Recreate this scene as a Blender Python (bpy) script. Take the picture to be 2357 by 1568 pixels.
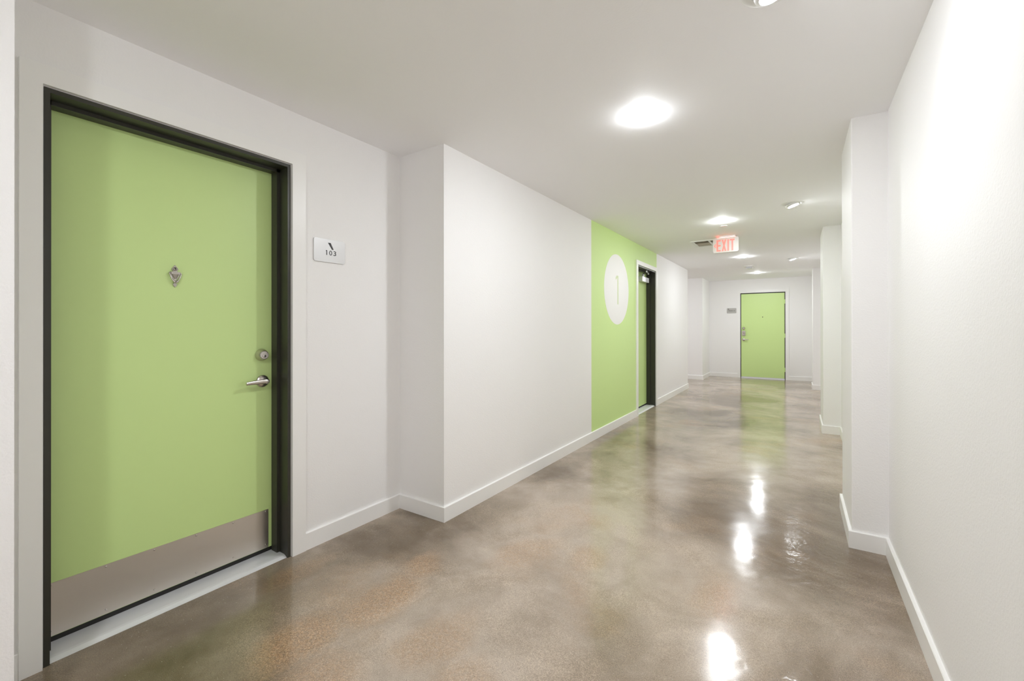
import bpy, bmesh, math
from mathutils import Vector, Matrix

for o in list(bpy.data.objects): bpy.data.objects.remove(o)
SC = bpy.context.scene
COL = SC.collection

# ------------------------------------------------------------------ camera
YAW, PITCH, ROLL, CAMH, FPX = 0.5836, 0.0015, -0.0008, 1.2505, 999.25
cam_d = bpy.data.cameras.new('camera'); cam = bpy.data.objects.new('camera', cam_d); COL.objects.link(cam)
cam_d.sensor_fit = 'HORIZONTAL'; cam_d.sensor_width = 36.0; cam_d.lens = FPX * 36.0 / 2357
cam_d.shift_y = -(784 - 752.85) / 2357; cam_d.clip_start = 0.02; cam_d.clip_end = 200
fw = Vector((-math.sin(YAW), math.cos(YAW), 0)); rt = Vector((math.cos(YAW), math.sin(YAW), 0)); up = Vector((0, 0, 1))
f2 = fw * math.cos(PITCH) + up * math.sin(PITCH); u2 = up * math.cos(PITCH) - fw * math.sin(PITCH)
r3 = rt * math.cos(ROLL) + u2 * math.sin(ROLL); u3 = u2 * math.cos(ROLL) - rt * math.sin(ROLL)
cam.matrix_world = Matrix(((r3.x, u3.x, -f2.x, 0), (r3.y, u3.y, -f2.y, 0), (r3.z, u3.z, -f2.z, CAMH), (0, 0, 0, 1)))
SC.camera = cam

# ------------------------------------------------------------------ world / exposure
w = bpy.data.worlds.new('world'); SC.world = w; w.use_nodes = True
w.node_tree.nodes['Background'].inputs[0].default_value = (0.9, 0.95, 1, 1)
w.node_tree.nodes['Background'].inputs[1].default_value = 0.3
SC.view_settings.view_transform = 'Standard'; SC.view_settings.look = 'None'
SC.view_settings.gamma = 1.0; SC.view_settings.use_curve_mapping = False
SC.view_settings.exposure = 0.11
L_DOWN = 640.0      # radiance of the plain downlight lenses
L_WASH = 105.0      # radiance of the tilted wall-wash lenses
P_WASH = 8.0      # beam of each wall-wash lamp
LIGHT_COL = (0.93, 0.965, 1.0)
SC.cycles.max_bounces = 16; SC.cycles.diffuse_bounces = 10; SC.cycles.glossy_bounces = 6
SC.cycles.use_denoising = True
SC.cycles.sample_clamp_indirect = 6.0
SC.cycles.caustics_reflective = False; SC.cycles.caustics_refractive = False

# ------------------------------------------------------------------ materials
def srgb(r, g, b):
    f = lambda c: (c / 12.92 if c <= 0.04045 else ((c + 0.055) / 1.055) ** 2.4)
    return (f(r / 255), f(g / 255), f(b / 255), 1)
def mat(name, col, rough=0.5, metal=0.0, spec=0.5, emis=None, es=0.0, bump=None):
    m = bpy.data.materials.new(name); m.use_nodes = True
    n = m.node_tree.nodes; l = m.node_tree.links; b = n['Principled BSDF']
    b.inputs['Base Color'].default_value = col if len(col) == 4 else (*col, 1)
    b.inputs['Roughness'].default_value = rough; b.inputs['Metallic'].default_value = metal
    b.inputs['Specular IOR Level'].default_value = spec
    if emis: b.inputs['Emission Color'].default_value = (*emis, 1); b.inputs['Emission Strength'].default_value = es
    if bump:
        sc, st, dist = bump
        tc = n.new('ShaderNodeTexCoord'); nz = n.new('ShaderNodeTexNoise'); bp = n.new('ShaderNodeBump')
        nz.inputs['Scale'].default_value = sc; nz.inputs['Detail'].default_value = 3
        bp.inputs['Strength'].default_value = st; bp.inputs['Distance'].default_value = dist
        l.new(tc.outputs['Object'], nz.inputs['Vector']); l.new(nz.outputs['Fac'], bp.inputs['Height']); l.new(bp.outputs['Normal'], b.inputs['Normal'])
    return m
M_WALL = mat('wall_paint', (0.872, 0.864, 0.862), 0.55, bump=(130, 0.35, 0.003))
M_CEIL = mat('ceiling_paint', (0.912, 0.910, 0.922), 0.7, bump=(110, 0.13, 0.002))
M_GREENW = mat('green_wall_paint', (0.615, 0.80, 0.325), 0.5, bump=(130, 0.3, 0.003))
M_TRIM = mat('trim_paint', (0.88, 0.875, 0.865), 0.35)
M_GREEND = mat('green_door_paint', (0.615, 0.80, 0.325), 0.4, bump=(220, 0.06, 0.001))
M_FRAME = mat('dark_frame_paint', (0.035, 0.034, 0.026), 0.38, bump=(260, 0.08, 0.001))
M_RUB = mat('black_rubber', (0.012, 0.011, 0.010), 0.6)
M_NICKEL = mat('satin_nickel', (0.60, 0.565, 0.53), 0.27, 1.0)
M_KNOCK = mat('darkened_nickel', (0.40, 0.37, 0.33), 0.30, 1.0)  # nickel darkened to put the knocker's dark reflections into its colour
M_DARKN = mat('dark_keyway', (0.03, 0.028, 0.025), 0.5, 0.6)
M_ALU = mat('mill_aluminium', (0.80, 0.80, 0.83), 0.42, 0.2, bump=(60, 0.05, 0.001))
M_WHITEP = mat('white_plastic', (0.80, 0.80, 0.79), 0.35)
M_PLAQUE = mat('silver_plaque', (0.70, 0.70, 0.71), 0.36, 0.25)
M_PLAQUE2 = mat('grey_plaque', (0.47, 0.46, 0.44), 0.4, 0.25)
M_INK = mat('black_lettering', (0.012, 0.012, 0.012), 0.5)
M_INKL = mat('grey_lettering', (0.30, 0.30, 0.30), 0.5)
M_SIGNW = mat('white_mural_paint', (0.84, 0.83, 0.82), 0.5, bump=(130, 0.3, 0.003))
M_DIGIT = mat('pale_green_paint', (0.60, 0.68, 0.42), 0.5)
M_GRILLE = mat('vent_grille', (0.42, 0.37, 0.31), 0.55)
M_CLOSER = mat('closer_aluminium', (0.72, 0.72, 0.74), 0.35, 0.5)
M_EXIT = mat('exit_housing_plastic', (0.64, 0.60, 0.56), 0.35)
M_STROBE = mat('strobe_lens', (0.75, 0.77, 0.8), 0.08, 0.5)
M_LENS = mat('downlight_lens', (0.9, 0.9, 0.9), 0.5, emis=LIGHT_COL, es=L_DOWN)
M_LENSW = mat('washer_lens', (0.9, 0.9, 0.9), 0.5, emis=(0.93, 0.965, 1.0), es=L_WASH)
M_RED = mat('exit_red', (0.55, 0.10, 0.08), 0.4, emis=(1.0, 0.26, 0.20), es=0.75)
M_LED = mat('exit_led', (0.8, 0.2, 0.15), 0.4, emis=(1.0, 0.10, 0.08), es=40.0)

def brushed(name, col, rough):
    m = mat(name, col, rough, 1.0); n = m.node_tree.nodes; l = m.node_tree.links; b = n['Principled BSDF']
    tc = n.new('ShaderNodeTexCoord'); mp = n.new('ShaderNodeMapping'); nz = n.new('ShaderNodeTexNoise'); mr = n.new('ShaderNodeMapRange')
    mp.inputs['Scale'].default_value = (3, 3, 260); nz.inputs['Scale'].default_value = 2; nz.inputs['Detail'].default_value = 4
    mr.inputs['To Min'].default_value = rough - 0.08; mr.inputs['To Max'].default_value = rough + 0.1
    bp = n.new('ShaderNodeBump'); bp.inputs['Strength'].default_value = 0.4; bp.inputs['Distance'].default_value = 0.0006
    l.new(tc.outputs['Object'], mp.inputs['Vector']); l.new(mp.outputs['Vector'], nz.inputs['Vector'])
    l.new(nz.outputs['Fac'], mr.inputs['Value']); l.new(mr.outputs['Result'], b.inputs['Roughness'])
    l.new(nz.outputs['Fac'], bp.inputs['Height']); l.new(bp.outputs['Normal'], b.inputs['Normal'])
    b.inputs['Anisotropic'].default_value = 0.8; b.inputs['Anisotropic Rotation'].default_value = 0.25
    return m
M_KICK = brushed('brushed_steel', (0.68, 0.63, 0.57), 0.32)

def floor_mat():
    m = bpy.data.materials.new('polished_concrete'); m.use_nodes = True
    n = m.node_tree.nodes; l = m.node_tree.links; b = n['Principled BSDF']
    tc = n.new('ShaderNodeTexCoord')
    def noise(scale, detail=4, rough=0.55, dist=0.0, off=(0, 0, 0)):
        z = n.new('ShaderNodeTexNoise'); z.inputs['Scale'].default_value = scale; z.inputs['Detail'].default_value = detail
        z.inputs['Roughness'].default_value = rough; z.inputs['Distortion'].default_value = dist
        mp = n.new('ShaderNodeMapping'); mp.inputs['Location'].default_value = off; l.new(tc.outputs['Object'], mp.inputs['Vector'])
        l.new(mp.outputs['Vector'], z.inputs['Vector']); return z.outputs['Fac']
    def ramp(src, a, c0, bb, c1):
        r = n.new('ShaderNodeValToRGB'); r.color_ramp.elements[0].position = a; r.color_ramp.elements[1].position = bb
        r.color_ramp.elements[0].color = c0; r.color_ramp.elements[1].color = c1; l.new(src, r.inputs['Fac']); return r.outputs['Color']
    def mix(fac, a, c, mode='MIX'):
        x = n.new('ShaderNodeMix'); x.data_type = 'RGBA'; x.blend_type = mode
        for s, sock in ((fac, x.inputs['Factor']), (a, x.inputs[6]), (c, x.inputs[7])):
            if isinstance(s, (int, float)): sock.default_value = s
            elif isinstance(s, tuple): sock.default_value = s
            else: l.new(s, sock)
        return x.outputs[2]
    K = (0, 0, 0, 1); W = (1, 1, 1, 1)
    base = ramp(noise(0.75, 6, 0.6, 0.5, (3.1, 1.7, 0)), 0.34, (0.20, 0.150, 0.104, 1), 0.58, (0.485, 0.410, 0.345, 1))
    dark = ramp(noise(2.3, 5, 0.6, 1.0), 0.30, (0.78, 0.77, 0.74, 1), 0.55, W)
    base = mix(1.0, base, dark, 'MULTIPLY')
    # irregular patches with noise-warped outlines: centre, half sizes, strength
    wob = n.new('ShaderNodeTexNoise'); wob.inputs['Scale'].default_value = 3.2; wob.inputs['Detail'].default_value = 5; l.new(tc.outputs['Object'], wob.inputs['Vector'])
    def stain_shade(spots, amp):
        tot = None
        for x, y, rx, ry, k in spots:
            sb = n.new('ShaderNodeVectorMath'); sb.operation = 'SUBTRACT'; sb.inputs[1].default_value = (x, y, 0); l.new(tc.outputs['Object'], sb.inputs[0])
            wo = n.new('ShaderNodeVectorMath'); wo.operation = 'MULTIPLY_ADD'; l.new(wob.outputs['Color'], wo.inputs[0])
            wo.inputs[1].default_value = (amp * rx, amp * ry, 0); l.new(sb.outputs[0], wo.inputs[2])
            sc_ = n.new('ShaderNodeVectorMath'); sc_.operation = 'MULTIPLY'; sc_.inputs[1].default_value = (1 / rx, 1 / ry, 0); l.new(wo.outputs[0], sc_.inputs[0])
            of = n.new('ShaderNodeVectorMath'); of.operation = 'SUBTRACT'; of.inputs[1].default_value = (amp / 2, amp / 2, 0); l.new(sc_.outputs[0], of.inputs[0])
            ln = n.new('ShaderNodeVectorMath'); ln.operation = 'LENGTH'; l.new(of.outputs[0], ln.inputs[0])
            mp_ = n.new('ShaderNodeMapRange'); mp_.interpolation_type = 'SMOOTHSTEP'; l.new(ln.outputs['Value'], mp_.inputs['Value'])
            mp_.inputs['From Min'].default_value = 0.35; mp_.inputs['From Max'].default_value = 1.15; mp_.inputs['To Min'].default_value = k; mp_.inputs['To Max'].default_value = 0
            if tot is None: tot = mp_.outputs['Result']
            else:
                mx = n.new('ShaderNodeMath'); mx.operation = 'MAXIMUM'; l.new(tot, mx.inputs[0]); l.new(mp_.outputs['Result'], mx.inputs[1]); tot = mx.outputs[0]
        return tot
    brown = stain_shade([(-2.10, 0.75, 0.42, 0.85, .9), (-2.05, 1.75, 0.34, 0.55, .95), (-1.72, 0.80, 0.28, 0.35, .6), (-1.78, 2.25, 0.22, 0.6, .6), (-1.75, 4.6, 0.2, 1.6, .5), (0.2, 3.4, 0.2, 1.2, .5), (-1.0, 6.3, 0.5, 0.9, .4)], 1.5)  # stained concrete plus dimmer light, mostly along the walls, painted into the colour
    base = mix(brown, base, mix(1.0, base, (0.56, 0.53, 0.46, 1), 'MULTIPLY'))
    patch = stain_shade([(-1.68, 1.02, 0.17, 0.24, .9), (-1.60, 1.36, 0.16, 0.26, .9), (-1.66, 1.64, 0.13, 0.16, .8), (-1.40, 0.92, 0.20, 0.22, .7), (-1.21, 1.30, 0.14, 0.2, .6), (-1.26, 2.05, 0.18, 0.3, .6), (-0.95, 2.17, 0.12, 0.2, .5), (-0.34, 2.2, 0.12, 0.3, .5), (-2.13, 1.25, 0.12, 0.22, .5), (-1.0, 1.2, 0.15, 0.15, .5)], 1.3)
    warm_ = ramp(noise(1.35, 4, 0.5, 0.3), 0.56, K, 0.70, (0.6, 0.6, 0.6, 1))
    wmx = n.new('ShaderNodeMath'); wmx.operation = 'MAXIMUM'; l.new(warm_, wmx.inputs[0]); l.new(patch, wmx.inputs[1]); warm = wmx.outputs[0]
    exposed = ramp(noise(60, 4, 0.75), 0.34, (0.25, 0.25, 0.25, 1), 0.60, W)
    wm = n.new('ShaderNodeMath'); wm.operation = 'MULTIPLY'; l.new(warm, wm.inputs[0]); l.new(exposed, wm.inputs[1])
    wf = n.new('ShaderNodeMath'); wf.operation = 'MULTIPLY'; l.new(wm.outputs[0], wf.inputs[0]); wf.inputs[1].default_value = 0.8
    base = mix(wf.outputs[0], base, (0.40, 0.265, 0.165, 1))
    grain = ramp(noise(330, 2, 0.7), 0.30, (0.72, 0.72, 0.72, 1), 0.70, (1.28, 1.28, 1.28, 1))
    base = mix(1.0, base, grain, 'MULTIPLY')
    def cells(scale):
        v = n.new('ShaderNodeTexVoronoi'); v.inputs['Scale'].default_value = scale; l.new(tc.outputs['Object'], v.inputs['Vector'])
        c = n.new('ShaderNodeSeparateColor'); l.new(v.outputs['Color'], c.inputs['Color']); return v.outputs['Distance'], c
    def mul(a, c, k):
        x = n.new('ShaderNodeMath'); x.operation = 'MULTIPLY'; l.new(a, x.inputs[0]); l.new(c, x.inputs[1])
        y = n.new('ShaderNodeMath'); y.operation = 'MULTIPLY'; l.new(x.outputs[0], y.inputs[0]); y.inputs[1].default_value = k; return y.outputs[0]
    # ground aggregate: every grain its own tone, strongest where the paste is worn through
    d1_, c1_ = cells(300)
    tone = ramp(c1_.outputs[0], 0.05, (0.80, 0.785, 0.76, 1), 0.95, (1.24, 1.20, 1.14, 1))
    worn = ramp(noise(2.2, 5, 0.6, 0.4, (5, 2, 0)), 0.42, (0.25, 0.25, 0.25, 1), 0.62, W)
    base = mix(worn, base, mix(1.0, base, tone, 'MULTIPLY'))
    gritty = ramp(c1_.outputs[1], 0.05, (0.55, 0.50, 0.44, 1), 0.95, (1.65, 1.55, 1.40, 1))
    pk = n.new('ShaderNodeMath'); pk.operation = 'MULTIPLY'; l.new(warm, pk.inputs[0]); pk.inputs[1].default_value = 0.55
    base = mix(pk.outputs[0], base, mix(1.0, base, gritty, 'MULTIPLY'))
    d2_, c2_ = cells(125)
    spk = ramp(d2_, 0.12, W, 0.24, K)
    hi = ramp(c2_.outputs[0], 0.93, K, 0.95, W); lo = ramp(c2_.outputs[1], 0.90, K, 0.92, W)
    base = mix(mul(spk, hi, 0.65), base, (0.62, 0.55, 0.46, 1))
    base = mix(mul(spk, lo, 0.65), base, (0.06, 0.05, 0.04, 1))
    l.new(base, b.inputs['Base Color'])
    mr = n.new('ShaderNodeMapRange'); l.new(noise(3.0, 4), mr.inputs['Value'])
    mr.inputs['From Min'].default_value = 0.3; mr.inputs['From Max'].default_value = 0.7
    mr.inputs['To Min'].default_value = 0.10; mr.inputs['To Max'].default_value = 0.19
    l.new(mr.outputs['Result'], b.inputs['Roughness']); b.inputs['Specular IOR Level'].default_value = 0.56
    bp = n.new('ShaderNodeBump'); bp.inputs['Strength'].default_value = 0.35; bp.inputs['Distance'].default_value = 0.004
    l.new(noise(5.0, 2, 0.4), bp.inputs['Height'])
    # slab edge along the right wall: hand-ground, so rippled
    bp2 = n.new('ShaderNodeBump'); bp2.inputs['Distance'].default_value = 0.004
    sep = n.new('ShaderNodeSeparateXYZ'); l.new(tc.outputs['Object'], sep.inputs[0])
    er = n.new('ShaderNodeMapRange'); l.new(sep.outputs['X'], er.inputs['Value'])
    er.inputs['From Min'].default_value = -0.25; er.inputs['From Max'].default_value = 0.25; er.inputs['To Min'].default_value = 0; er.inputs['To Max'].default_value = 0.9
    l.new(er.outputs['Result'], bp2.inputs['Strength']); l.new(noise(17, 2, 0.5, 0.4), bp2.inputs['Height'])
    l.new(bp.outputs['Normal'], bp2.inputs['Normal']); l.new(bp2.outputs['Normal'], b.inputs['Normal'])
    return m
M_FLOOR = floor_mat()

# ------------------------------------------------------------------ mesh helpers
def box(bm, x0, x1, y0, y1, z0, z1, mi=0):
    vs = [bm.verts.new((x, y, z)) for x in (x0, x1) for y in (y0, y1) for z in (z0, z1)]
    fs = []
    for idx in ((0, 1, 3, 2), (4, 6, 7, 5), (0, 4, 5, 1), (2, 3, 7, 6), (0, 2, 6, 4), (1, 5, 7, 3)):
        f = bm.faces.new([vs[i] for i in idx]); f.material_index = mi; fs.append(f)
    return vs, fs
def bevel(bm, w=0.002, seg=2, angle=0.6):
    es = [e for e in bm.edges if len(e.link_faces) == 2 and e.calc_face_angle(0) > angle]
    if es: bmesh.ops.bevel(bm, geom=es, offset=w, segments=seg, profile=0.5, affect='EDGES')
def prism(bm, poly, axis, a, b):
    """extrude a 2D polygon (list of 2-tuples) along axis 'x'/'y'/'z' from a to b"""
    def P(p, t):
        return {'x': (t, p[0], p[1]), 'y': (p[0], t, p[1]), 'z': (p[0], p[1], t)}[axis]
    A = [bm.verts.new(P(p, a)) for p in poly]; B = [bm.verts.new(P(p, b)) for p in poly]
    bm.faces.new(A); bm.faces.new(B[::-1]); n = len(poly)
    for i in range(n): bm.faces.new((A[i], A[(i + 1) % n], B[(i + 1) % n], B[i]))
def lathe(bm, prof, seg=40, mtx=None):
    """prof: list of (r, h); axis +z; caps closed where r == 0"""
    rings = []
    for r, h in prof:
        if r < 1e-6: rings.append([bm.verts.new((0, 0, h))])
        else: rings.append([bm.verts.new((r * math.cos(2 * math.pi * i / seg), r * math.sin(2 * math.pi * i / seg), h)) for i in range(seg)])
    for a, b in zip(rings, rings[1:]):
        for i in range(seg):
            j = (i + 1) % seg
            if len(a) == 1 and len(b) == 1: continue
            if len(a) == 1: bm.faces.new((a[0], b[i], b[j]))
            elif len(b) == 1: bm.faces.new((a[i], a[j], b[0]))
            else: bm.faces.new((a[i], a[j], b[j], b[i]))
    vs = [v for r in rings for v in r]
    if mtx is not None: bmesh.ops.transform(bm, matrix=mtx, verts=vs)
    return vs
def tube(bm, pts, rad, seg=12):
    """round bar along 3D points; rad scalar, list, or list of (rn, rb)"""
    pts = [Vector(p) for p in pts]; n = len(pts)
    R = rad if isinstance(rad, (list, tuple)) else [rad] * n
    rings = []
    T0 = (pts[1] - pts[0]).normalized(); ref = Vector((0, 0, 1)) if abs(T0.z) < 0.9 else Vector((1, 0, 0))
    for i, p in enumerate(pts):
        t = (pts[min(i + 1, n - 1)] - pts[max(i - 1, 0)]).normalized()
        s = t.cross(ref).normalized(); q = s.cross(t).normalized()
        r = R[i]; ra, rb = r if isinstance(r, (list, tuple)) else (r, r)
        rings.append([bm.verts.new(p + s * ra * math.cos(2 * math.pi * k / seg) + q * rb * math.sin(2 * math.pi * k / seg)) for k in range(seg)])
    for a, b in zip(rings, rings[1:]):
        for k in range(seg): bm.faces.new((a[k], a[(k + 1) % seg], b[(k + 1) % seg], b[k]))
    bm.faces.new(rings[0][::-1]); bm.faces.new(rings[-1])
def rounded_rect(x0, x1, y0, y1, r, seg=6):
    out = []
    for cx, cy, a0 in ((x1 - r, y1 - r, 0), (x0 + r, y1 - r, 90), (x0 + r, y0 + r, 180), (x1 - r, y0 + r, 270)):
        for k in range(seg + 1):
            a = math.radians(a0 + 90 * k / seg); out.append((cx + r * math.cos(a), cy + r * math.sin(a)))
    return out
def obj(name, bm, mats, parent=None, smooth=False, loc=None, rotz=0):
    bmesh.ops.recalc_face_normals(bm, faces=bm.faces)
    me = bpy.data.meshes.new(name); bm.to_mesh(me); bm.free()
    for m in (mats if isinstance(mats, (list, tuple)) else [mats]): me.materials.append(m)
    if smooth:
        for p in me.polygons: p.use_smooth = True
        me.set_sharp_from_angle(angle=math.radians(38))
    o = bpy.data.objects.new(name, me); COL.objects.link(o)
    if parent: o.parent = parent
    if loc: o.location = loc
    if rotz: o.rotation_euler = (0, 0, rotz)
    return o
def tag(o, label, cat, kind=None, group=None):
    o['label'] = label; o['category'] = cat
    if kind: o['kind'] = kind
    if group: o['group'] = group
    return o
def root(name, label, cat, loc=(0, 0, 0), rotz=0, kind=None, group=None):
    o = bpy.data.objects.new(name, None); COL.objects.link(o); o.location = loc; o.rotation_euler = (0, 0, rotz)
    o.empty_display_size = 0.1
    return tag(o, label, cat, kind, group)
def dup(r, loc, label=None):
    c = r.copy(); COL.objects.link(c); c.location = loc
    if label: c['label'] = label
    for ch in list(r.children):
        d = ch.copy(); COL.objects.link(d); d.parent = c
        for g in list(ch.children):
            e = g.copy(); COL.objects.link(e); e.parent = d
    return c
N = bmesh.new

# ------------------------------------------------------------------ dimensions
H = 2.44
XA, XB, XR = -2.3224, -1.9108, 0.4111          # recessed left wall, left wall, right wall
YN, YP = 0.257, 2.0959                         # near and far corner of the door recess
YBE, YF, XF, YE = 9.4717, 11.2177, -1.9274, 12.21
YBACK = -4.2
D1 = (0.3832, 1.3138, 2.1417)                  # rough opening u0,u1,top
D2 = (6.118, 7.040, 2.1417)
D3 = (-1.215, -0.2633, 2.1024)
G0, G1 = 4.486, 7.126                          # painted green field
PIL = ((3.1277, 3.763, 0.2504), (6.305, 7.03, 0.240), (10.60, 11.13, 0.238))
BH, BT = 0.0964, 0.015

# ------------------------------------------------------------------ setting: shell
bm = N(); box(bm, -6.2, 0.8, YBACK - 0.3, 12.8, -0.2, 0)
tag(obj('floor', bm, M_FLOOR), 'polished brown grey concrete corridor floor with lamp reflections', 'floor', 'structure')
bm = N(); box(bm, -6.2, 0.8, YBACK - 0.3, 12.8, H, H + 0.2)
tag(obj('ceiling', bm, M_CEIL), 'flat white painted corridor ceiling', 'ceiling', 'structure')

bm = N(); bk = XA - 0.3
box(bm, bk, XB, YBACK, YN, 0, H)
box(bm, bk, XA, YN, D1[0], 0, H); box(bm, bk, XA, D1[1], YP, 0, H); box(bm, bk, XA, D1[0], D1[1], D1[2], H)
box(bm, bk, XB, YP, G0, 0, H)
box(bm, bk, XB, G0, D2[0], 0, H, 1); box(bm, bk, XB, D2[1], G1, 0, H, 1); box(bm, bk, XB, D2[0], D2[1], D2[2], H, 1)
box(bm, bk, XB, G1, YBE, 0, H)
tag(obj('wall_left', bm, [M_WALL, M_GREENW]), 'white left corridor wall with a door recess and a green painted field', 'wall', 'structure')
bm = N()
box(bm, -6.0, bk, YBE - 0.3, YBE, 0, H); box(bm, -6.0, XF, YF, YE + 0.3, 0, H); box(bm, -6.2, -6.0, YBE - 0.3, YE, 0, H)
tag(obj('wall_passage', bm, M_WALL), 'white walls of the side passage opening left at the far end', 'wall', 'structure')
bm = N()
box(bm, XF, D3[0], YE, YE + 0.3, 0, H); box(bm, D3[1], XR + 0.3, YE, YE + 0.3, 0, H); box(bm, D3[0], D3[1], YE, YE + 0.3, D3[2], H)
tag(obj('wall_end', bm, M_WALL), 'white end wall holding the far green door', 'wall', 'structure')
bm = N()
pts = [(XR, YBACK)]
for y0, y1, x in PIL: pts += [(XR, y0), (x, y0), (x, y1), (XR, y1)]
pts += [(XR, YE), (XR + 0.3, YE), (XR + 0.3, YBACK)]
prism(bm, pts, 'z', 0, H)
bmesh.ops.bevel(bm, geom=[e for e in bm.edges if abs(e.verts[0].co.z - e.verts[1].co.z) > 1 and e.verts[0].co.x < 0.3], offset=0.006, segments=3, profile=0.5, affect='EDGES')
tag(obj('wall_right', bm, M_WALL), 'white right corridor wall with three shallow piers', 'wall', 'structure')
bm = N(); box(bm, bk, XR + 0.3, YBACK - 0.3, YBACK, 0, H)
tag(obj('wall_back', bm, M_WALL), 'white wall closing the corridor behind the camera', 'wall', 'structure')

# ------------------------------------------------------------------ baseboards
def baseboard(bm, path, side):
    """path: wall-line points; side = +1 board lies left of travel direction, -1 right. mitred corners"""
    n = len(path); P = [Vector((p[0], p[1])) for p in path]
    def off(d):
        out = []
        for i in range(n):
            ds = []
            if i > 0: ds.append((P[i] - P[i - 1]).normalized())
            if i < n - 1: ds.append((P[i + 1] - P[i]).normalized())
            ns = [Vector((-q.y, q.x)) * side for q in ds]
            if len(ns) == 1: out.append(P[i] + ns[0] * d)
            else: out.append(P[i] + (ns[0] + ns[1]) * d / (1 + ns[0].dot(ns[1])))
        return out
    prof = [(0, 0), (BT, 0), (BT, BH - 0.003), (BT - 0.003, BH), (0, BH)]
    cols = []
    for d, z in prof: cols.append([bm.verts.new((q.x, q.y, z)) for q in off(d)])
    k = len(prof)
    for i in range(n - 1):
        for j in range(k): bm.faces.new((cols[j][i], cols[j][i + 1], cols[(j + 1) % k][i + 1], cols[(j + 1) % k][i]))
    bm.faces.new([c[0] for c in cols]); bm.faces.new([c[-1] for c in cols][::-1])
C1 = (0.321, 1.394, 2.217); C2 = (6.050, 7.120, 2.205); C3 = (-1.281, -0.192, 2.163)
bm = N()
baseboard(bm, [(XB, YBACK), (XB, YN), (XA, YN), (XA, C1[0])], -1)
baseboard(bm, [(XA, C1[1]), (XA, YP), (XB, YP), (XB, C2[0])], -1)
baseboard(bm, [(XB, C2[1]), (XB, YBE), (bk - 1.5, YBE)], -1)
tag(obj('baseboard_left', bm, M_TRIM), 'white baseboard along the left wall', 'baseboard', 'structure')
bm = N(); baseboard(bm, [(-5.8, YF), (XF, YF), (XF, YE), (C3[0], YE)], -1)
baseboard(bm, [(C3[1], YE), (XR - BT, YE)], -1)
tag(obj('baseboard_end', bm, M_TRIM), 'white baseboard along the end wall beside the far door', 'baseboard', 'structure')
bm = N(); path = [(XR, YBACK)]
for y0, y1, x in PIL: path += [(XR, y0), (x, y0), (x, y1), (XR, y1)]
path += [(XR, YE)]
baseboard(bm, path, 1)
tag(obj('baseboard_right', bm, M_TRIM), 'white baseboard stepping around the piers of the right wall', 'baseboard', 'structure')

# ------------------------------------------------------------------ door casings  (u along wall, y<0 = into corridor)
ROT90 = math.pi / 2
def casing(name, label, C, D, loc, rotz, th=0.018):
    bm = N(); g = 0.004
    for a, b in ((C[0], D[0] - g), (D[1] + g, C[1])): box(bm, a, b, -th, 0, 0, D[2] + g)
    box(bm, C[0], C[1], -th, 0, D[2] + g, C[2])
    bevel(bm, 0.002, 1)
    tag(obj(name, bm, M_TRIM, loc=loc, rotz=rotz), label, 'door trim', 'structure')
casing('trim_1', 'white flat casing around the near green door', C1, D1, (XA, 0, 0), ROT90)
casing('trim_2', 'white flat casing around the door in the green wall', C2, D2, (XB, 0, 0), ROT90)
casing('trim_3', 'white flat casing around the far end door', C3, D3, (0, YE, 0), 0)

# ------------------------------------------------------------------ doors
FW, LEAF_IN = 0.0165, 0.132
RX = Matrix.Rotation(math.radians(90), 4, 'X')       # lathe axis +z -> -y (towards corridor)
def disc_m(u, y, z): return Matrix.Translation((u, y, z)) @ RX
def lever_handle(par, u, y, z, dirn, length=0.105, plain=False):
    bm = N(); lathe(bm, [(0, 0), (0.0335, 0), (0.0335, 0.004), (0.031, 0.008), (0.021, 0.013), (0.013, 0.016), (0.0125, 0.03), (0, 0.03)], 40, disc_m(u, y, z))
    h = obj('lever_handle', bm, M_NICKEL, par, True)
    bm = N()
    lathe(bm, [(0, 0.028), (0.0115, 0.028), (0.0115, 0.049), (0.0095, 0.051), (0, 0.051)], 28, disc_m(u, y, z))
    pts, R = [], []
    for k in range(12):
        t = k / 11; uu = u + dirn * (-0.014 + t * (length + 0.014))
        pts.append((uu, y - 0.049 + 0.004 * math.sin(t * math.pi), z + 0.002 - 0.004 * t * t))
        e = (0.45, 0.85, 1.0)[k] if k < 3 else 1
        R.append(((0.0060 - 0.0015 * t) * e, (0.0140 - 0.0055 * t) * e))
    tube(bm, pts, R, 16)
    obj('lever', bm, M_NICKEL, h, True)
    return h
def deadbolt(par, u, y, z):
    bm = N(); lathe(bm, [(0, 0), (0.0335, 0), (0.0335, 0.005), (0.0325, 0.008), (0.0235, 0.031), (0.0215, 0.033), (0.020, 0.031), (0, 0.031)], 48, disc_m(u, y, z))
    d = obj('deadbolt', bm, M_NICKEL, par, True)
    bm = N(); lathe(bm, [(0, 0.030), (0.0085, 0.030), (0.0085, 0.0338), (0.0075, 0.0345), (0, 0.0345)], 28, disc_m(u, y, z - 0.006)); c = obj('key_cylinder', bm, M_NICKEL, d, True)
    bm = N(); box(bm, u - 0.0013, u + 0.0013, y - 0.0352, y - 0.030, z - 0.0115, z - 0.0005); obj('keyhole', bm, M_DARKN, d)
    return d
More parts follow.
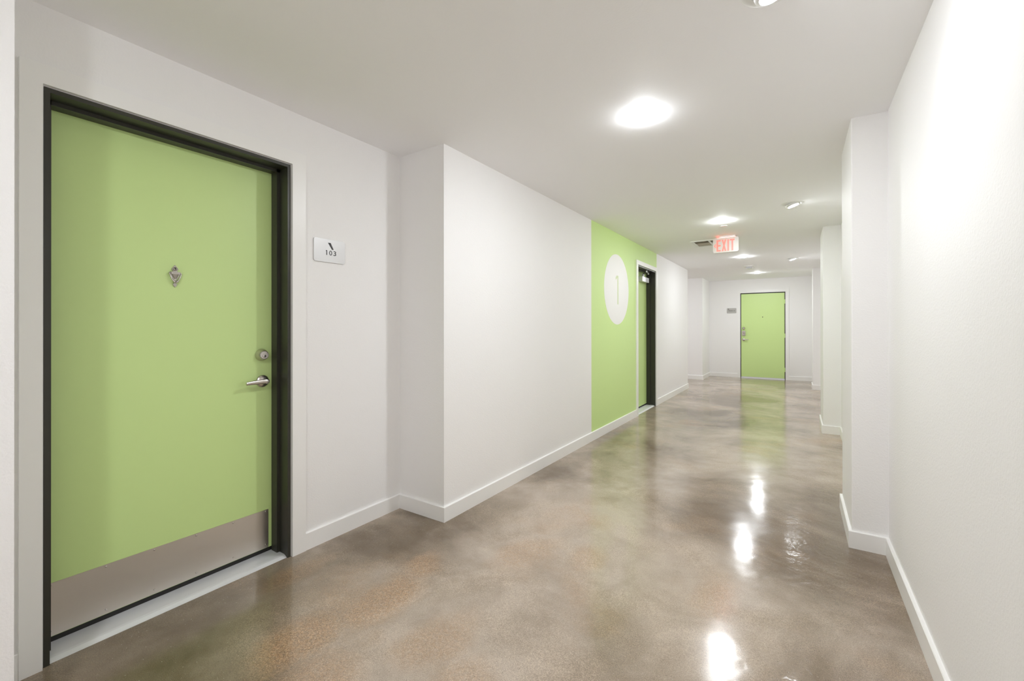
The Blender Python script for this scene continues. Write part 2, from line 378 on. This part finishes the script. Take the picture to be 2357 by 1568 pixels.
def frame(bm, D, depth=0.20, stop0=0.074, stop1=0.130):
    u0, u1, zt = D; e = 0.0005
    for s, u in ((1, u0), (-1, u1)):
        poly = [(u, -0.004), (u + s * FW, -0.004), (u + s * FW, stop0), (u + s * 2 * FW, stop0), (u + s * 2 * FW, stop1), (u + s * FW, stop1), (u + s * FW, depth), (u, depth)]
        prism(bm, poly, 'z', 0.0, zt - FW)
    q = [(-0.004, zt), (-0.004, zt - FW), (stop0, zt - FW), (stop0, zt - 2 * FW), (stop1, zt - 2 * FW), (stop1, zt - FW), (depth, zt - FW), (depth, zt)]
    prism(bm, q, 'x', u0 + e, u1 - e)
    bevel(bm, 0.0022, 2, 1.2)
def threshold(par, D, y0, y1, front):
    bm = N(); u0, u1 = D[0] + FW + 0.001, D[1] - FW - 0.001
    prism(bm, [(y1, 0.0), (y0 + front, 0.0), (y0 + front, 0.001), (y0 + front + 0.018, 0.011), (y0 + front + 0.03, 0.013), (y1, 0.013)], 'x', u0, u1)
    return obj('threshold', bm, M_ALU, par)

# ---- near door (103)
d1 = root('door_1', 'large near lime green door with steel kick plate and knocker', 'door', (XA, 0, 0), ROT90, 'structure')
bm = N(); frame(bm, D1); obj('frame', bm, M_FRAME, d1)
lu0, lu1 = D1[0] + FW + 0.003, D1[1] - FW - 0.003
bm = N(); box(bm, lu0, lu1, LEAF_IN, LEAF_IN + 0.044, 0.036, D1[2] - FW - 0.003); bevel(bm, 0.0015, 1)
leaf1 = obj('leaf', bm, M_GREEND, d1)
bm = N(); box(bm, lu0, lu1, LEAF_IN + 0.004, LEAF_IN + 0.040, 0.014, 0.0365); obj('door_sweep', bm, M_RUB, d1)
threshold(d1, D1, 0.0, 0.20, 0.004)
bm = N(); box(bm, lu0 + 0.012, 1.264, LEAF_IN - 0.0018, LEAF_IN + 0.001, 0.038, 0.247); bevel(bm, 0.0006, 1)
kick = obj('kick_plate', bm, M_KICK, d1)
kick['label'] = 'brushed steel kick plate'
scr = None
for zz in (0.057, 0.238):
    for k in range(6):
        uu = 0.4235 + k * (1.2495 - 0.4235) / 5
        if scr is None:
            bm = N(); lathe(bm, [(0, 0), (0.0042, 0), (0.0036, 0.0016), (0.0018, 0.0024), (0, 0.0026)], 16, RX)
            scr = obj('screw', bm, M_NICKEL, kick, True); s = scr
        else:
            s = scr.copy(); COL.objects.link(s); s.parent = kick
        s.location = (uu, LEAF_IN - 0.0018, zz)
deadbolt(d1, 1.2275, LEAF_IN, 1.1025)
lever_handle(d1, 1.232, LEAF_IN, 0.9585, -1)
# knocker
ku, kz = 0.8315, 1.494
bm = N()
outline = [(0, 0.052), (0.006, 0.044), (0.0115, 0.037), (0.012, 0.031), (0.0085, 0.0275), (0.0085, 0.021), (0.021, 0.019), (0.0235, 0.013), (0.020, 0.008),
           (0.0125, -0.006), (0.0055, -0.0175), (0.0075, -0.022), (0.0045, -0.027), (0.0045, -0.034), (0.0085, -0.038), (0.005, -0.046), (0, -0.052)]
poly = outline + [(-a, b) for a, b in outline[-2:0:-1]]
prism(bm, [(ku + a, kz + b) for a, b in poly], 'y', LEAF_IN - 0.005, LEAF_IN)
bevel(bm, 0.0015, 2, 1.0)
kn = obj('door_knocker', bm, M_KNOCK, d1, True); kn['label'] = 'nickel urn shaped door knocker'
bm = N(); lathe(bm, [(0, 0.004), (0.0085, 0.004), (0.0085, 0.008), (0.0065, 0.0095), (0.005, 0.0085), (0, 0.0085)], 28, disc_m(ku, LEAF_IN, kz + 0.0345)); obj('peephole', bm, M_KNOCK, kn, True)
bm = N(); lathe(bm, [(0, 0.0086), (0.0036, 0.0086), (0, 0.0096)], 20, disc_m(ku, LEAF_IN, kz + 0.0345)); obj('peephole_lens', bm, M_DARKN, kn, True)
bm = N(); box(bm, ku - 0.0175, ku + 0.0175, LEAF_IN - 0.0135, LEAF_IN - 0.004, kz + 0.0085, kz + 0.0195); bevel(bm, 0.001, 2); obj('hinge_block', bm, M_KNOCK, kn, True)
bm = N()   # fluted urn between the arms of the swinging ring
lathe(bm, [(0, -0.018), (0.0055, -0.018), (0.0035, -0.0145), (0.0062, -0.009), (0.0105, -0.001), (0.0135, 0.0085), (0, 0.0085)], 20, Matrix.Translation((ku, LEAF_IN - 0.005, kz)) @ Matrix.Diagonal((1, 0.5, 1, 1)))
obj('urn', bm, M_KNOCK, kn, True)
bm = N()
L = [(-0.0215, 0.0150), (-0.0225, 0.0100), (-0.0205, 0.0010), (-0.0165, -0.0100), (-0.0105, -0.0210), (-0.0045, -0.0290), (0, -0.0315)]
pp = [(ku + a, LEAF_IN - 0.010 - 0.003 * (1 - abs(a) / 0.023), kz + b) for a, b in L] + [(ku - a, LEAF_IN - 0.010 - 0.003 * (1 - abs(a) / 0.023), kz + b) for a, b in L[-2::-1]]
tube(bm, pp, [0.0024, 0.0025, 0.0025, 0.0027, 0.0031, 0.0042, 0.0052, 0.0042, 0.0031, 0.0027, 0.0025, 0.0025, 0.0024], 12)
obj('swing_ring', bm, M_NICKEL, kn, True)

# ---- door in the green wall
d2 = root('door_2', 'green door with dark frame and closer beside the painted number', 'door', (XB, 0, 0), ROT90, 'structure')
bm = N(); frame(bm, D2); obj('frame', bm, M_FRAME, d2)
lu0, lu1 = D2[0] + FW + 0.003, D2[1] - FW - 0.003
bm = N(); box(bm, lu0, lu1, LEAF_IN, LEAF_IN + 0.044, 0.036, D2[2] - FW - 0.003); bevel(bm, 0.0015, 1); obj('leaf', bm, M_GREEND, d2)
bm = N(); box(bm, lu0, lu1, LEAF_IN + 0.004, LEAF_IN + 0.040, 0.014, 0.0365); obj('door_sweep', bm, M_RUB, d2)
threshold(d2, D2, 0.0, 0.20, 0.004)
lever_handle(d2, D2[0] + 0.09, LEAF_IN, 0.9585, 1)
cy = 0.069
bm = N(); box(bm, 6.60, 6.945, cy, LEAF_IN, 1.957, 2.030); bevel(bm, 0.006, 3); cb = obj('closer', bm, M_CLOSER, d2, True); cb['label'] = 'silver door closer'
bm = N(); lathe(bm, [(0, 0), (0.017, 0), (0.017, 0.05), (0.013, 0.058), (0, 0.058)], 24, Matrix.Translation((6.72, cy + 0.028, 2.028))); obj('pinion_cap', bm, M_CLOSER, cb, True)
bm = N(); tube(bm, [(6.72, cy + 0.028, 2.078), (6.66, cy - 0.02, 2.088), (6.60, cy - 0.06, 2.096)], [(0.012, 0.005)] * 3, 12); obj('main_arm', bm, M_FRAME, cb, True)
bm = N(); tube(bm, [(6.60, cy - 0.06, 2.104), (6.75, cy - 0.025, 2.104), (6.95, cy + 0.015, 2.104)], [0.0075, 0.0065, 0.0065], 12)
lathe(bm, [(0, -0.016), (0.012, -0.016), (0.012, 0.010), (0, 0.010)], 20, Matrix.Translation((6.60, cy - 0.06, 2.1)))
lathe(bm, [(0, -0.012), (0.013, -0.012), (0.013, 0.018), (0, 0.018)], 20, Matrix.Translation((6.95, cy + 0.015, 2.104)))
obj('forearm', bm, M_CLOSER, cb, True)

# ---- far door at the corridor end
d3 = root('door_3', 'far lime green door in the end wall with keypad lock', 'door', (0, YE, 0), 0, 'structure')
bm = N(); u0, u1, zt = D3; fw3 = 0.013
for s, u in ((1, u0), (-1, u1)):
    prism(bm, [(u, -0.002), (u + s * fw3, -0.002), (u + s * fw3, 0.052), (u + s * 0.03, 0.052), (u + s * 0.03, 0.11), (u + s * fw3, 0.11), (u + s * fw3, 0.2), (u, 0.2)], 'z', 0, zt - fw3)
prism(bm, [(-0.002, zt), (-0.002, zt - fw3), (0.052, zt - fw3), (0.052, zt - 0.03), (0.11, zt - 0.03), (0.11, zt - fw3), (0.2, zt - fw3), (0.2, zt)], 'x', u0 + 0.0005, u1 - 0.0005)
obj('frame', bm, M_FRAME, d3)
a, b = u0 + 0.0165, u1 - 0.0175
bm = N(); box(bm, a, b, 0.004, 0.048, 0.030, zt - 0.022); bevel(bm, 0.0015, 1); obj('leaf', bm, M_GREEND, d3)
bm = N(); box(bm, a, b, 0.002, 0.046, 0.014, 0.0305); obj('door_sweep', bm, M_ALU, d3)
bm = N(); prism(bm, [(0.2, 0), (-0.004, 0), (0.006, 0.011), (0.2, 0.013)], 'x', u0 + fw3, u1 - fw3); obj('threshold', bm, M_ALU, d3)
for z0, z1 in ((1.818, 1.918), (1.003, 1.103), (0.188, 0.288)):
    bm = N(); n_ = 5; hh = (z1 - z0) / n_
    for k in range(n_): lathe(bm, [(0, 0.0006), (0.0065, 0.0006), (0.0065, hh - 0.0006), (0, hh - 0.0006)], 16, Matrix.Translation((b + 0.008, -0.0045, z0 + k * hh)))
    box(bm, b - 0.004, b + 0.006, 0.001, 0.0045, z0, z1)
    h = obj('hinge', bm, M_GREEND, d3)
lever_handle(d3, -1.146, 0.004, 0.947, 1, 0.108)
deadbolt(d3, -1.142, 0.004, 1.230)
bm = N(); prism(bm, rounded_rect(-1.181, -1.103, 1.046, 1.166, 0.016), 'y', -0.018, 0.004); bevel(bm, 0.003, 2, 1.0)
kp = obj('keypad_lock', bm, M_NICKEL, d3, True)
bm = N(); prism(bm, rounded_rect(-1.172, -1.112, 1.058, 1.138, 0.006), 'y', -0.0195, -0.017); obj('keypad', bm, M_GRILLE, kp)
for r in range(3):
    for c in range(2):
        bm = N(); box(bm, -1.165 + c * 0.026, -1.145 + c * 0.026, -0.022, -0.019, 1.064 + r * 0.024, 1.080 + r * 0.024); bevel(bm, 0.001, 1); obj('keypad_button', bm, M_NICKEL, kp)
bm = N(); lathe(bm, [(0, 0), (0.0105, 0), (0.0105, 0.003), (0.007, 0.005), (0, 0.004)], 24, disc_m(-0.734, 0.004, 1.504)); obj('peephole', bm, M_DARKN, d3, True)

# ------------------------------------------------------------------ signs
def text_mesh(txt, size, ext):
    c = bpy.data.curves.new('lettering', 'FONT'); c.body = txt; c.size = size; c.extrude = ext; c.align_x = 'CENTER'; c.space_character = 1.35
    o = bpy.data.objects.new('lettering', c); COL.objects.link(o)
    dg = bpy.context.evaluated_depsgraph_get(); me = bpy.data.meshes.new_from_object(o.evaluated_get(dg))
    bpy.data.objects.remove(o); bm = N(); bm.from_mesh(me); bpy.data.meshes.remove(me); return bm
UP = Matrix(((1, 0, 0, 0), (0, 0, 1, 0), (0, 1, 0, 0), (0, 0, 0, 1)))   # xy text -> xz plane

s1 = root('room_sign', 'silver plaque reading 103 beside the near green door', 'sign', (XA, 1.5515, 1.7045), ROT90)
bm = N(); prism(bm, rounded_rect(-0.1025, 0.1025, -0.0675, 0.0675, 0.012), 'y', -0.007, 0); bevel(bm, 0.001, 2, 1.0); obj('plate', bm, M_PLAQUE, s1)
def scaled(t, x0, x1, zc, zh):
    bm = text_mesh(t, 1.0, 0.0006); xs = [v.co.x for v in bm.verts]; ys = [v.co.y for v in bm.verts]
    for v in bm.verts:
        v.co = Vector((x0 + (v.co.x - min(xs)) / (max(xs) - min(xs)) * (x1 - x0), -0.0073 + v.co.z, zc + ((v.co.y - min(ys)) / (max(ys) - min(ys)) - 0.5) * zh))
    return bm
for t, x0, x1 in (('1', -0.0270, -0.0195), ('0', -0.0055, 0.0130), ('3', 0.0225, 0.0400)):
    if t == '1':
        bm = N(); prism(bm, [(x1 - 0.0042, 0.0028), (x1, 0.0028), (x1, -0.0248), (x1 - 0.0042, -0.0248), (x1 - 0.0042, -0.0008), (x0, -0.0032), (x0, -0.0002), (x1 - 0.0058, 0.0028)], 'y', -0.0079, -0.0067)
    else: bm = scaled(t, x0, x1, -0.0110, 0.0275)
    o = obj('digit', bm, M_INK, s1); o['label'] = 'black digit ' + t
bm = N()
def quad(bm, pts, y0, y1): prism(bm, pts, 'y', y0, y1)
lx, lz = 0.006, 0.0300      # slanted double-bar emblem
quad(bm, [(lx - 0.0195, lz + 0.018), (lx - 0.002, lz + 0.018), (lx + 0.0175, lz - 0.020), (lx + 0.0065, lz - 0.020)], -0.0079, -0.0068)
em = obj('emblem', bm, M_INK, s1)
bm = N(); quad(bm, [(lx - 0.0035, lz + 0.009), (lx - 0.0022, lz + 0.009), (lx + 0.0100, lz - 0.016), (lx + 0.0088, lz - 0.016)], -0.0083, -0.0076); obj('emblem_line', bm, M_INKL, em)

s2 = root('room_sign', 'small grey plaque beside the far end door', 'sign', (-1.4135, YE, 1.6725), 0)
bm = N(); prism(bm, rounded_rect(-0.1075, 0.1075, -0.063, 0.063, 0.012), 'y', -0.007, 0); bevel(bm, 0.001, 2, 1.0); obj('plate', bm, M_PLAQUE2, s2)
bm = N(); quad(bm, [(-0.080, 0.054), (-0.070, 0.054), (-0.058, 0.014), (-0.066, 0.014)], -0.0079, -0.0068); obj('emblem', bm, M_INK, s2)
bm = N()     # line of lettering too small to read
xx = -0.066
for g in (7, 2):
    for k in range(g):
        box(bm, xx, xx + 0.0035, -0.0079, -0.0068, -0.011, 0.006); box(bm, xx + 0.008, xx + 0.0105, -0.0079, -0.0068, -0.011, 0.006)
        box(bm, xx + 0.0035, xx + 0.008, -0.0079, -0.0068, -0.004 + 0.003 * (k % 3), 0.000 + 0.003 * (k % 3)); xx += 0.0138
    xx += 0.017
    obj('lettering', bm, M_INK, s2); bm = N()

s3 = root('wall_number', 'large white circle with thin green 1 on the green wall', 'painted sign', (XB, 5.300, 1.730), ROT90)
bm = N(); R_ = 0.441; pts = [(R_ * math.cos(2 * math.pi * k / 120), R_ * math.sin(2 * math.pi * k / 120)) for k in range(120)]
prism(bm, pts, 'y', -0.0012, 0.0); obj('disc', bm, M_SIGNW, s3)
bm = N(); prism(bm, [(0.008, 0.176), (0.042, 0.176), (0.042, -0.186), (0.008, -0.186), (0.008, 0.150), (-0.052, 0.118), (-0.052, 0.150), (-0.012, 0.176)], 'y', -0.0022, -0.0008)
dg_ = obj('digit', bm, M_DIGIT, s3); dg_['label'] = 'pale green numeral 1'

# exit sign
ex = root('exit_sign', 'lit red EXIT sign with left arrow hanging from the ceiling', 'exit sign', (-0.790, 6.255, H))
bm = N(); prism(bm, rounded_rect(-0.151, 0.151, -0.212, -0.020, 0.022), 'y', -0.022, 0.022); bevel(bm, 0.004, 2, 1.0); obj('housing', bm, M_EXIT, ex, True)
bm = N(); prism(bm, rounded_rect(-0.075, 0.115, -0.03, 0.03, 0.012), 'z', -0.016, 0.0); box(bm, -0.05, 0.09, -0.012, 0.012, -0.024, -0.015); bevel(bm, 0.002, 2, 1.0); obj('canopy', bm, M_WHITEP, ex)
bm = N(); y0, y1 = -0.0245, -0.021; zb, ztp = -0.196, -0.046
def bar(x0, x1, z0, z1): box(bm, x0, x1, y0, y1, z0, z1)
st = 0.0205; hh = ztp - zb
x = -0.108; bar(x, x + st, zb, ztp)
for zz in (zb, zb + hh / 2 - st / 2, ztp - st): bar(x + st, x + 0.050, zz, zz + st)
obj('letter', bm, M_RED, ex)['label'] = 'red letter E'; bm = N()
x = -0.047; wX = 0.056
prism(bm, [(x, ztp), (x + 0.020, ztp), (x + wX, zb), (x + wX - 0.020, zb)], 'y', y0, y1)
prism(bm, [(x + wX - 0.020, ztp), (x + wX, ztp), (x + 0.020, zb), (x, zb)], 'y', y0 - 0.0002, y1)
obj('letter', bm, M_RED, ex)['label'] = 'red letter X'; bm = N()
bar(0.020, 0.020 + st, zb, ztp)
obj('letter', bm, M_RED, ex)['label'] = 'red letter I'; bm = N()
x = 0.049; bar(x, x + 0.056, ztp - st, ztp); bar(x + 0.019, x + 0.019 + st, zb, ztp - st)
obj('letter', bm, M_RED, ex)['label'] = 'red letter T'
bm = N(); prism(bm, [(-0.138, -0.121), (-0.116, -0.090), (-0.116, -0.104), (-0.126, -0.121), (-0.116, -0.138), (-0.116, -0.152)], 'y', y0, y1); obj('arrow', bm, M_RED, ex)
bm = N(); box(bm, -0.100, 0.115, -0.0205, -0.016, -0.0203, -0.0188); obj('led_strip', bm, M_LED, ex)

# ------------------------------------------------------------------ ceiling fittings
def downlight(label, x, y, group):
    r = root('downlight', label, 'ceiling light', (x, y, H), 0, None, group)
    bm = N(); lathe(bm, [(0.050, -0.0012), (0.060, -0.0014), (0.074, -0.0011), (0.080, 0.0), (0.050, 0.0), (0.050, -0.0012)], 48); obj('trim_ring', bm, M_WHITEP, r, True)
    bm = N(); lathe(bm, [(0, -0.0150), (0.016, -0.0147), (0.030, -0.0135), (0.042, -0.0110), (0.049, -0.0070), (0.0526, -0.0012), (0, -0.0012)], 48); obj('lens', bm, M_LENS, r, True)
    return r
GR = 'round downlights along the corridor ceiling'
DL = downlight('nearest and largest of the round ceiling lights down the middle', -0.725, 2.431, GR)
for lab, x, y in (('round ceiling light just in front of the EXIT sign', -0.717, 5.339),
                  ('round ceiling light just beyond the EXIT sign', -0.774, 8.229),
                  ('farthest round ceiling light, in front of the end door', -0.750, 10.816),
                  ('unseen round ceiling light behind the camera', -0.735, -0.48),  # unseen, placed by the row's spacing; helps brighten the corridor
                  ('added unseen round ceiling light at the back wall behind the camera', -0.735, -3.2),  # unseen extra, added for corridor brightness
                  ('added unseen round ceiling light inside the side passage', -3.6, 10.35)):  # unseen, added to help light the far end
    dup(DL, (x, y, H), lab)
TILT = Matrix.Translation((0.006, 0, -0.007)) @ Matrix.Rotation(math.radians(-18), 4, 'Y')
def washer(label, x, y, group):
    r = root('eyeball_light', label, 'ceiling light', (x, y, H), 0, None, group)
    bm = N(); lathe(bm, [(0.064, -0.001), (0.064, -0.004), (0.072, -0.006), (0.088, -0.004), (0.094, -0.001), (0.094, 0.0), (0.064, 0.0), (0.064, -0.001)], 48); obj('trim_ring', bm, M_WHITEP, r, True)
    bm = N(); lathe(bm, [(0, -0.0148), (0.046, -0.0148), (0.048, -0.017), (0.054, -0.014), (0.060, -0.006), (0.060, 0.004), (0.040, 0.010), (0, 0.010)], 40, TILT); obj('eyeball', bm, M_WHITEP, r, True)
    bm = N(); lathe(bm, [(0, -0.0195), (0.03, -0.0182), (0.0455, -0.0155), (0.0455, -0.0150), (0, -0.0150)], 40, TILT); obj('lens', bm, M_LENSW, r, True)
    ld = bpy.data.lights.new('beam', 'SPOT'); ld.energy = P_WASH; ld.color = (0.94, 0.97, 1.0); ld.shadow_soft_size = 0.035
    ld.spot_size = math.radians(104); ld.spot_blend = 1.0
    lo = bpy.data.objects.new('beam', ld); COL.objects.link(lo); lo.parent = r; lo.location = (0.012, 0, -0.060)
    lo.rotation_euler = (0, math.radians(-32), 0)
    return r
GW = 'tilted wall lights beside the right wall'
WL = washer('tilted ceiling light at the top edge, lighting the near right wall', -0.081, 1.765, GW)
dup(WL, (-0.052, 4.964, H), 'tilted ceiling light between the first and second right piers')
dup(WL, (-0.094, 8.903, H), 'tilted ceiling light between the second and third right piers')
dup(WL, (-0.07, -1.3, H), 'added unseen tilted ceiling light behind the camera by the right wall')  # unseen, added to help brighten the near end

# return air grille
v = root('air_vent', 'white framed brown air grille in the ceiling behind the EXIT sign', 'vent', (-1.02, 6.60, H))
bm = N(); W2, D2_ = 0.235, 0.235; fr = 0.045
for x0, x1, ya, yb in ((-W2, W2, -D2_, -D2_ + fr), (-W2, W2, D2_ - fr, D2_), (-W2, -W2 + fr, -D2_ + fr, D2_ - fr), (W2 - fr, W2, -D2_ + fr, D2_ - fr), (-0.012, 0.012, -D2_ + fr, D2_ - fr)):
    box(bm, x0, x1, ya, yb, -0.010, 0)
bevel(bm, 0.002, 1); obj('frame', bm, M_WHITEP, v)
bm = N()
for sx0, sx1 in ((-W2 + fr, -0.012), (0.012, W2 - fr)):
    for k in range(14):
        yy = -D2_ + fr + 0.006 + k * 0.0098
        prism(bm, [(yy, -0.008), (yy + 0.002, -0.008), (yy + 0.010, -0.0015), (yy + 0.008, -0.0015)], 'x', sx0, sx1)
    box(bm, sx0, sx1, -D2_ + fr, D2_ - fr, -0.0015, 0)
obj('louvers', bm, M_GRILLE, v)

# fire alarm strobe
fa = root('alarm_strobe', 'white fire alarm strobe on the far ceiling', 'alarm', (-0.80, 9.60, H))
bm = N(); prism(bm, rounded_rect(-0.085, 0.085, -0.15, 0.15, 0.03), 'z', -0.014, 0); bevel(bm, 0.004, 2, 1.0); obj('base_plate', bm, M_WHITEP, fa, True)
bm = N(); prism(bm, rounded_rect(-0.07, 0.07, 0.02, 0.13, 0.02), 'z', -0.046, -0.013); bevel(bm, 0.006, 2, 1.0); obj('horn_housing', bm, M_WHITEP, fa, True)
bm = N(); prism(bm, [(-0.05, -0.013), (0.05, -0.013), (0.03, -0.052), (-0.03, -0.052)], 'y', -0.07, -0.02); bevel(bm, 0.003, 1, 0.5); obj('strobe_lens', bm, M_STROBE, fa)
bm = N()
for k in range(5): box(bm, -0.04, 0.04, 0.0195, 0.0215, -0.040 + k * 0.005, -0.0375 + k * 0.005)
obj('horn_slots', bm, M_DARKN, fa)

# concealed sprinkler cover
bm = N(); lathe(bm, [(0, -0.003), (0.037, -0.003), (0.040, -0.0018), (0.041, 0), (0, 0)], 36)
tag(obj('sprinkler_cover', bm, M_WHITEP, smooth=True, loc=(-0.735, 5.62, H)), 'small white round sprinkler cover between ceiling light and EXIT sign', 'sprinkler')
